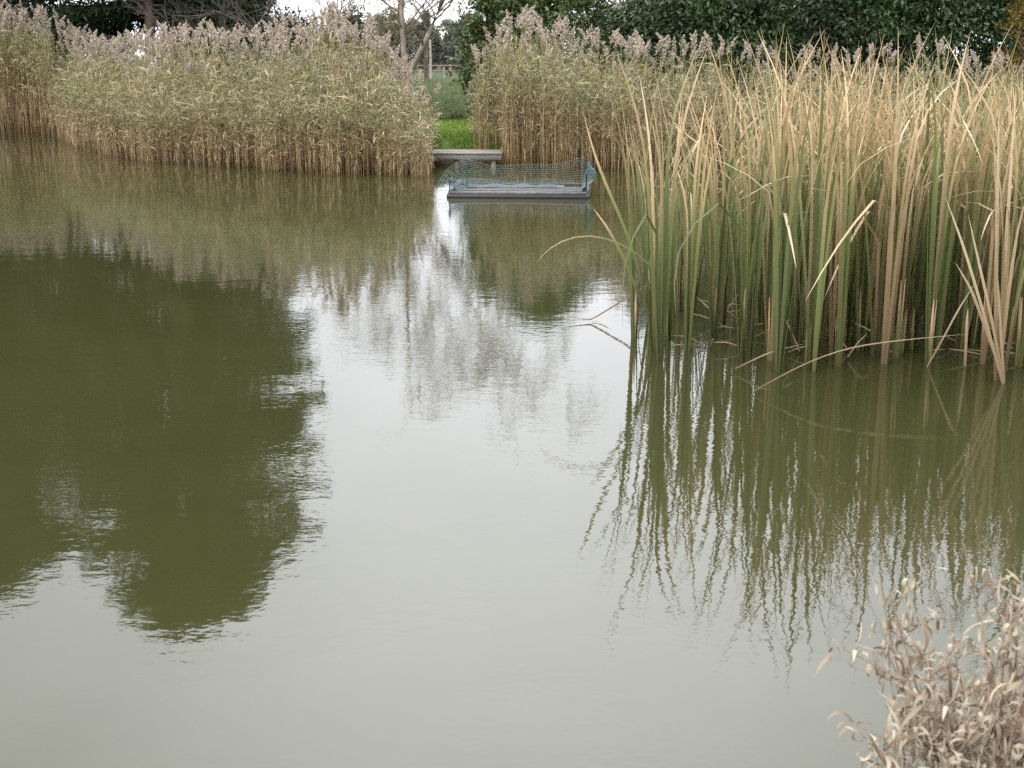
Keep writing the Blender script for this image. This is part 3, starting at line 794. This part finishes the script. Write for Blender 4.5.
# field fence, poles, marker
root = empty('field_fence', (0, 0, 0), 0, 'low post and rail fence along the far end of the field', 'fence')
D = 104
for i in range(-7, 12):
    x = -8 + i * 1.6; mbp = MB(); box(mbp, (x, D, gz(x, D) + .5), (.14, .14, 1.1), .1 * i, .02)
    link('post', mbp.mesh('post', M['post_wood']), root)
for z in (.45, .85):
    mbp = MB(); box(mbp, (-8 + 2.2 * 1.6, D - .09, gz(-8, D) + z), (19 * 1.6, .05, .10), 0, .01)
    link('rail', mbp.mesh('rail', M['post_wood']), root)
def pole(px, D, ytop, r, mat, label, arm=False):
    x, y, z = spot(px, D); h = CAM_H + (HOR - ytop) / F * D - z
    root = empty('utility_pole' if arm else 'pale_post', (x, y, z), 0, label, 'pole')
    m1 = MB(); tube1(m1, [(0, 0, -.2), (0, 0, h * .5), (0, 0, h)], [r, r * .9, r * .75], 8); link('shaft', m1.mesh('shaft', M[mat], True), root)
    if arm:
        m2 = MB(); box(m2, (0, -r - .06, h - .4), (1.2, .1, .14), 0, .02); link('crossarm', m2.mesh('crossarm', M[mat]), root)
        m3 = MB(); tube1(m3, [(0, -r - .2, h - 1.0), (0, -r - .2, h - .55)], [.16, .16], 10); link('transformer', m3.mesh('transformer', M['bark_dark'], True), root)
    else:
        m2 = MB(); tube1(m2, [(0, 0, h), (0, 0, h + .06)], [r * .9, r * .3], 8); link('cap', m2.mesh('cap', M[mat], True), root)
pole(428.5, 98, 36, .16, 'bark_dark', 'dark pole with crossarm at the end of the field', True)
pole(433, 97, 42, .09, 'pole_grey', 'pale thin post beside the dark pole')
pole(446, 100, 67, .08, 'pole_grey', 'short pale marker post before the far fence')

# pale sheet leaning behind the left reeds
root = empty('white_board', spot(172, 28.6), .25, 'white board leaning behind the reeds right of the conifer trunk', 'board')
m1 = MB(); box(m1, (0, 0, 1.05), (.36, .03, .55), 0, .006); o = link('panel', m1.mesh('panel', M['pale']), root); o.rotation_euler = (0, .6, 0); o.location = (-.75, 0, .35)
m1 = MB(); box(m1, (-.1, .12, .7), (.06, .06, 1.5), 0, .006); link('prop', m1.mesh('prop', M['post_wood']), root)

# ------------------------------------------------------------------ landing stage
gl = ground(434, 169); gr = ground(502, 169)
xl, xr, yj = gl[0] - .35, gr[0], gl[1]
root = empty('landing_stage', ((xl + xr) / 2, yj, 0), 0, 'small weathered timber jetty at the end of the grass path', 'jetty')
w = xr - xl; zt = .262
nb = 7; bw = 1.0 / nb
for i in range(nb):
    mbp = MB(); box(mbp, (0, .03 + bw * (i + .5), zt - .016 + rng.normal(0, .003)), (w + rng.normal(0, .02), bw - .016, .032), rng.normal(0, .004), .004)
    link('deck_board', mbp.mesh('deck_board', M['wood']), root)
mbp = MB(); box(mbp, (0, .065, zt - .077), (w - .02, .035, .088), 0, .004); link('fascia_board', mbp.mesh('fascia_board', M['wood']), root)
for sx in (-1, 1):
    mbp = MB(); box(mbp, (sx * (w / 2 - .06), .55, zt - .09), (.05, .92, .11), 0, .004); link('joist', mbp.mesh('joist', M['post_wood']), root)
for fx, yy in ((-.42, .12), (-.02, .14), (.40, .12), (-.42, .9), (.40, .9)):
    mbp = MB(); tube1(mbp, [(fx * w, yy, -.55), (fx * w, yy, -.1), (fx * w + .004, yy, zt - .036)], [.05, .05, .047], 8)
    link('post', mbp.mesh('post', M['post_wood'], True), root)

# ------------------------------------------------------------------ floating raft with wire netting
fl = ground(449, 197.5); fr = ground(587, 198.5)
ang = math.atan2(fr[1] - fl[1], fr[0] - fl[0]); Lr = float(np.linalg.norm(fr - fl)); dep = 1.25
root = empty('floating_raft', (fl[0], fl[1], 0), ang, 'dark floating raft fenced with blue-green wire netting', 'raft')
def rpart(nm, mb, mat, sm=False): return link(nm, mb.mesh(nm, M[mat], sm), root)
for (x0, y0, x1, y1) in ((0, 0, Lr, 0), (0, dep, Lr, dep), (.0, .08, 0, dep - .08), (Lr, .08, Lr, dep - .08)):
    a = np.array([x0, y0, .012]); c = np.array([x1, y1, .012]); d = norm(c - a)
    mbp = MB(); tube1(mbp, [a - d * .03, a - d * .02, a, (a + c) / 2, c, c + d * .02, c + d * .03], [.004, .036, .044, .044, .044, .036, .004], 10); rpart('float', mbp, 'float', True)
    mbp = MB(); up = np.array([0, 0, .050]); sag = np.array([0, 0, -.008])
    tube1(mbp, [a + up, a + up + d * .01, (a * .7 + c * .3) + up + sag, (a + c) / 2 + up + sag, c + up - d * .01, c + up], [.003, .024, .026, .026, .024, .003], 10); rpart('rail', mbp, 'rail' if y0 < .05 else 'float', True)
# slatted platform just above the water
for i in range(5):
    mbp = MB(); box(mbp, (Lr / 2, .2 + i * .21, .035), (Lr - .14, .09, .02), rng.normal(0, .01), .003); rpart('slat', mbp, 'rail')
mbp = MB(); kk = 30; uu = np.linspace(0, 1, kk)      # crumpled pale plastic sheet caught along the rear rail
prof_ = [np.stack([.12 + uu * (Lr - .45), dep - .32 + .22 * v + .02 * np.sin(uu * 31 + v * 4), .05 + .04 * math.sin(v * 3.1) * (.8 + .2 * np.sin(uu * 23 + 1))], 1) for v in (0, .25, .5, .75, 1)]
g_ = np.stack(prof_, 1); ix = np.arange(kk - 1)[:, None] * 5 + np.arange(4)[None]
mbp.add(g_.reshape(-1, 3), np.stack([ix, ix + 1, ix + 6, ix + 5], -1).reshape(-1, 4)); rpart('plastic_sheet', mbp, 'sheet', True)
# rear netting: sagging top edge, higher at the ends
def net_surface(fn, nu, nv_, r=.0023, mat='net', nm='wire_netting', K=14):
    mbp = MB()
    u = np.linspace(0, 1, K)
    rows = np.array([[fn(a, j / nv_) for a in np.linspace(0, 1, 40)] for j in range(nv_ + 1)]); tubes(mbp, rows, np.full((1, 1), r), 3)
    cols = np.array([[fn(j / nu, a) for a in np.linspace(0, 1, 8)] for j in range(nu + 1)]); tubes(mbp, cols, np.full((1, 1), r), 3)
    return rpart(nm, mbp, mat)
def topz(u): return .36 + .10 * math.exp(-((u - .04) / .16) ** 2) + .10 * math.exp(-((u - 1.0) / .16) ** 2) - .01 * math.sin(u * 9)
def back_fn(u, v):
    return (.06 + u * (Lr - .1), dep - .02 - .55 * v ** 1.5 * (.6 + .4 * math.cos(u * 3)), .09 + v * (topz(u) - .09))
net_surface(back_fn, 52, 10)
def left_fn(u, v):       # sheet springs over and down outside the left end
    th = u * math.pi / 2
    k = .28 + .72 * v
    return (.25 - math.sin(th) * .44 * k, dep - .5 * v - u * (dep - .55 * v - .15) * .8, .06 + math.cos(th) * .40 * k)
net_surface(left_fn, 9, 8, .003, 'net_pale')
def corner_fn(u, v): return (.0 + .16 * u + .02 * math.sin(v * 7), .0 + .22 * u, .08 + v * (.17 - .06 * u) + .01 * math.sin(u * 9))
net_surface(corner_fn, 12, 12, .003, 'net_pale')
def front_fn(u, v): return (.1 + u * (Lr - .2), .02 + .10 * v, .11 + v * (.11 + .02 * math.sin(u * 11)))
net_surface(front_fn, 50, 4, .0022)
def right_fn(u, v):      # crumpled end panel, folded outwards at the top
    w_ = .03 + .13 * math.sin(min(1, v * 1.15) * math.pi) ** .8 * (1 if v < .8 else .7)
    return (Lr - .09 + .10 * v + u * w_, .02 + u * .5 + .05 * math.sin(v * 5), .09 + v * .40 - .05 * u * v)
net_surface(right_fn, 14, 20, .0032, 'net_pale')
for (x, y, z) in ((.0, .03, .30), (.14, dep - .3, .44), (Lr - .02, .12, .46), (Lr - .05, dep - .05, .40)):
    mbp = MB(); tube1(mbp, [(x, y, -.05), (x + .01, y, z * .6), (x, y, z)], [.011, .011, .009], 6); rpart('stake', mbp, 'float', True)

# ------------------------------------------------------------------ grass on the path
gm = MB(); n = 15000
gy_ = rng.uniform(21.6, 33, n); gx_ = rng.uniform(-.068, -.018, n) * gy_ + rng.normal(0, .15, n)
gz_ = terrain_z(gx_, gy_); k = gz_ > .12; gx_, gy_, gz_ = gx_[k], gy_[k], gz_[k]; n = len(gx_)
az = rng.uniform(0, 6.28, n); L = rng.uniform(.06, .17, n); bd = rng.uniform(.1, .9, n)
s = np.array([0, .5, 1.0])
Pt = np.stack([gx_[:, None] + np.cos(az)[:, None] * (L * bd)[:, None] * s ** 2, gy_[:, None] + np.sin(az)[:, None] * (L * bd)[:, None] * s ** 2, gz_[:, None] - .01 + L[:, None] * s * .95], -1)
ribbons(gm, Pt, np.array([[.006, .005, .0006]]), np.stack([-np.sin(az), np.cos(az), 0 * az], 1), rng.random(n))
tag(link('grass', gm.mesh('grass', M['grass'])), 'bright green grass covering the path behind the jetty', 'grass', kind='stuff')

gm = MB(); n = 16000
gy_ = 30.5 + 56 * rng.random(n) ** 1.7; gx_ = rng.uniform(-.09, -.005, n) * gy_
gz_ = terrain_z(gx_, gy_); az = rng.uniform(0, 6.28, n); L = rng.uniform(.12, .34, n); bd = rng.uniform(.1, .9, n)
Pt = np.stack([gx_[:, None] + np.cos(az)[:, None] * (L * bd)[:, None] * s ** 2, gy_[:, None] + np.sin(az)[:, None] * (L * bd)[:, None] * s ** 2, gz_[:, None] - .01 + L[:, None] * s * .9], -1)
ribbons(gm, Pt, np.array([[.010, .008, .001]]), np.stack([-np.sin(az), np.cos(az), 0 * az], 1), rng.random(n))
tag(link('long_grass', gm.mesh('long_grass', M['long_grass'])), 'longer dull green grass of the field beyond the bright path', 'grass', kind='stuff')

# ------------------------------------------------------------------ dead weeds on the near bank
def make_weed(h):
    st, lv, tws = MB(), MB(), []
    az = rng.uniform(-.9, .9); K = 9
    pts = branch_pts((0, 0, -.05), (-.16 + rng.normal(0, .1), rng.normal(0, .08), 1), h, K, .11, -.01)
    tube1(st, pts, np.linspace(.0032, .0013, K), 5)
    anchors = [(pts[i] + (pts[i + 1] - pts[i]) * rng.random()) for i in range(2, K - 1) for _ in range(5)]
    for _ in range(9):
        i = rng.integers(3, K - 1); q = pts[i]
        d = norm(rng.normal(0, .8, 3) + np.array([0, 0, .5])); t = branch_pts(q, d, rng.uniform(.06, .20), 5, .18, -.10)
        tws.append(MB()); tube1(tws[-1], t, np.linspace(.0015, .0007, 5), 4)
        for j in range(1, 5): anchors += [t[j]] * 4
    A = np.array(anchors); N = len(A); k = 9; s = np.linspace(0, 1, k)
    ln = rng.uniform(.022, .070, N); a = rng.uniform(0, 6.28, N); e0 = rng.uniform(-.8, 1.0, N); curl = rng.normal(0, 3.4, N) - 1.4
    ang_ = e0[:, None] + curl[:, None] * s[None] ** 1.4
    aa = a[:, None] + rng.normal(0, 1.0, N)[:, None] * s[None]
    stp = ln[:, None] / (k - 1)
    dx = np.cos(ang_) * np.cos(aa) * stp; dy = np.cos(ang_) * np.sin(aa) * stp; dz = np.sin(ang_) * stp
    Pt = A[:, None, :] + np.stack([dx.cumsum(1), dy.cumsum(1), dz.cumsum(1)], -1)
    W = rng.uniform(.0019, .0047, N)[:, None] * np.array([[.3, .7, 1, 1, .95, .85, .65, .4, .05]])
    S0 = norm(np.stack([-np.sin(aa), np.cos(aa), 0 * aa], -1) + rng.normal(0, .45, (N, 1, 3)) + np.stack([0 * s, 0 * s, np.sin(s * 4)], -1)[None] * rng.normal(0, .6, (N, 1, 1)))
    ribbons(lv, Pt, W, S0, rng.random(N))
    return [('stem', st.mesh('weed_stem', M['weed_stem'], True))] + [('side_twig', b.mesh('weed_twig', M['weed_stem'], True)) for b in tws] + [ ('curled_leaves', lv.mesh('weed_leaves', M['weed'], True))]
WV = [(h, make_weed(h)) for h in (.62, .55, .7, .5, .66, .58, .6, .52, .64, .7)]
def weed(px, py, y, label=None, group='dead weeds on the near bank', rot=None, hmax=None):
    """stands on the bank at depth y, its top reaching the picture spot seen there."""
    p = at_y(px + 60, py - 30, y)
    h, parts = WV[rng.integers(len(WV))]
    bx = p[0] + rng.uniform(-.02, .08); by = y + rng.uniform(-.05, .05); bz = max(-.05, gz(bx, by))
    k = min(1.5, max(.35, 1.07 * (p[2] - bz) / h))
    r = empty('dead_weed', (bx + .10, by, bz), rng.uniform(-.9, .9), label or 'dry curled-leaf weed stem in the pale thicket at the bottom right', 'weed', group if not label else None)
    r.scale = (min(1.15, max(.8, k)), min(1.15, max(.8, k)), k)
    for nm, me in parts: link(nm, me, r)
    return r
edge = [(975, 560, 2.45), (1000, 562, 2.45), (1018, 570, 2.45), (960, 575, 2.45), (985, 570, 2.45), (1005, 580, 2.4), (1020, 580, 2.5), (965, 590, 2.4), (940, 612, 2.35), (905, 590, 2.4), (922, 600, 2.45), (890, 628, 2.35), (950, 640, 2.3), (985, 620, 2.3), (1015, 620, 2.25),
        (870, 672, 2.3), (900, 660, 2.3), (930, 670, 2.25), (860, 705, 2.25), (880, 715, 2.2), (910, 705, 2.2), (960, 690, 2.2), (1000, 680, 2.15), (1030, 640, 2.2), (1045, 590, 2.35), (1050, 690, 2.1)]
for px, py, y in edge: weed(px, py, y)
for _ in range(40):
    px = rng.uniform(880, 1080); lo = np.interp(px, [885, 930, 1000, 1070], [690, 640, 600, 590])
    weed(px, rng.uniform(lo, 760), rng.uniform(2.05, 2.4))

# ------------------------------------------------------------------ world, sun, camera
SUN_EL, SUN_AZ = R(48), R(-140)        # azimuth measured from +Y towards +X: behind the camera, left
w = bpy.data.worlds.new('World'); scene.world = w; w.use_nodes = True
nt = w.node_tree
for n_ in list(nt.nodes): nt.nodes.remove(n_)
out = nt.nodes.new('ShaderNodeOutputWorld'); bg = nt.nodes.new('ShaderNodeBackground')
sky = nt.nodes.new('ShaderNodeTexSky'); sky.sky_type = 'NISHITA'; sky.sun_disc = False
sky.sun_elevation = SUN_EL; sky.sun_rotation = SUN_AZ; sky.air_density = 1; sky.dust_density = 2.0
tc = nt.nodes.new('ShaderNodeTexCoord')
mp = nt.nodes.new('ShaderNodeMapping'); mp.inputs['Scale'].default_value = (1, 1, 2.6); nt.links.new(tc.outputs['Generated'], mp.inputs[0])
cn = noise(nt, 2.3, 5, .55, mp.outputs[0])
sep = nt.nodes.new('ShaderNodeSeparateXYZ'); nt.links.new(tc.outputs['Generated'], sep.inputs[0])
el = ramp(nt, [(0, (13.2, 13.3, 13.8)), (.25, (14.2, 14.3, 14.7)), (.5, (16.0, 16.0, 15.8)), (1, (19, 18.8, 18.2))], sep.outputs[2]).outputs[0]
shade = ramp(nt, [(.3, (.86, .87, .89)), (.7, (1.06, 1.06, 1.06))], cn.outputs[0]).outputs[0]
cloud = mixc(nt, 1.0, el, shade, 'MULTIPLY')
mixed = mixc(nt, .90, sky.outputs[0], cloud)
# bright lobe added to the sky ahead to lift the water's reflections
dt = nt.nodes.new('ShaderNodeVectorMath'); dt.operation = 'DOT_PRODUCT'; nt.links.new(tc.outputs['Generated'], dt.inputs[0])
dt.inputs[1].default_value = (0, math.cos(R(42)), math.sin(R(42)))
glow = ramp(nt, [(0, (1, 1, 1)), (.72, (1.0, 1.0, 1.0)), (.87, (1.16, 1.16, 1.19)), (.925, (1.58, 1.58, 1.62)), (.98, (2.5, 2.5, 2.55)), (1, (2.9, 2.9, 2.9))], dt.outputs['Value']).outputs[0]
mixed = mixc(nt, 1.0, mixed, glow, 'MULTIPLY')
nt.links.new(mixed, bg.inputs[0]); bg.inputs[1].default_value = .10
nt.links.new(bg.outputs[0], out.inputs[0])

sl = bpy.data.lights.new('sun', 'SUN'); sl.energy = .9; sl.angle = R(25); sl.color = (1, .95, .88)
so = bpy.data.objects.new('sun', sl); COL.objects.link(so)
from mathutils import Vector
dv = Vector((math.sin(SUN_AZ) * math.cos(SUN_EL), math.cos(SUN_AZ) * math.cos(SUN_EL), math.sin(SUN_EL)))
so.rotation_euler = dv.to_track_quat('Z', 'Y').to_euler(); so.location = (0, 0, 30)

cam = bpy.data.cameras.new('camera'); co = bpy.data.objects.new('camera', cam); COL.objects.link(co)
cam.sensor_width = 36; cam.lens = F / 1024 * 36; cam.clip_start = .05; cam.clip_end = 4000
co.location = (0, 0, CAM_H); co.rotation_euler = (math.pi / 2 - P, 0, 0)
cam.dof.use_dof = True; cam.dof.focus_distance = 8.5; cam.dof.aperture_fstop = 8
scene.camera = co

vs = scene.view_settings; vs.view_transform = 'Standard'; vs.look = 'None'; vs.gamma = 1; vs.use_curve_mapping = False
vs.exposure = .78
scene.render.engine = 'CYCLES'
cy = scene.cycles
cy.max_bounces = 6; cy.diffuse_bounces = 3; cy.glossy_bounces = 3; cy.transmission_bounces = 3; cy.transparent_max_bounces = 4
cy.caustics_reflective = False; cy.caustics_refractive = False
cy.use_denoising = False
cy.use_adaptive_sampling = True; cy.adaptive_threshold = .01
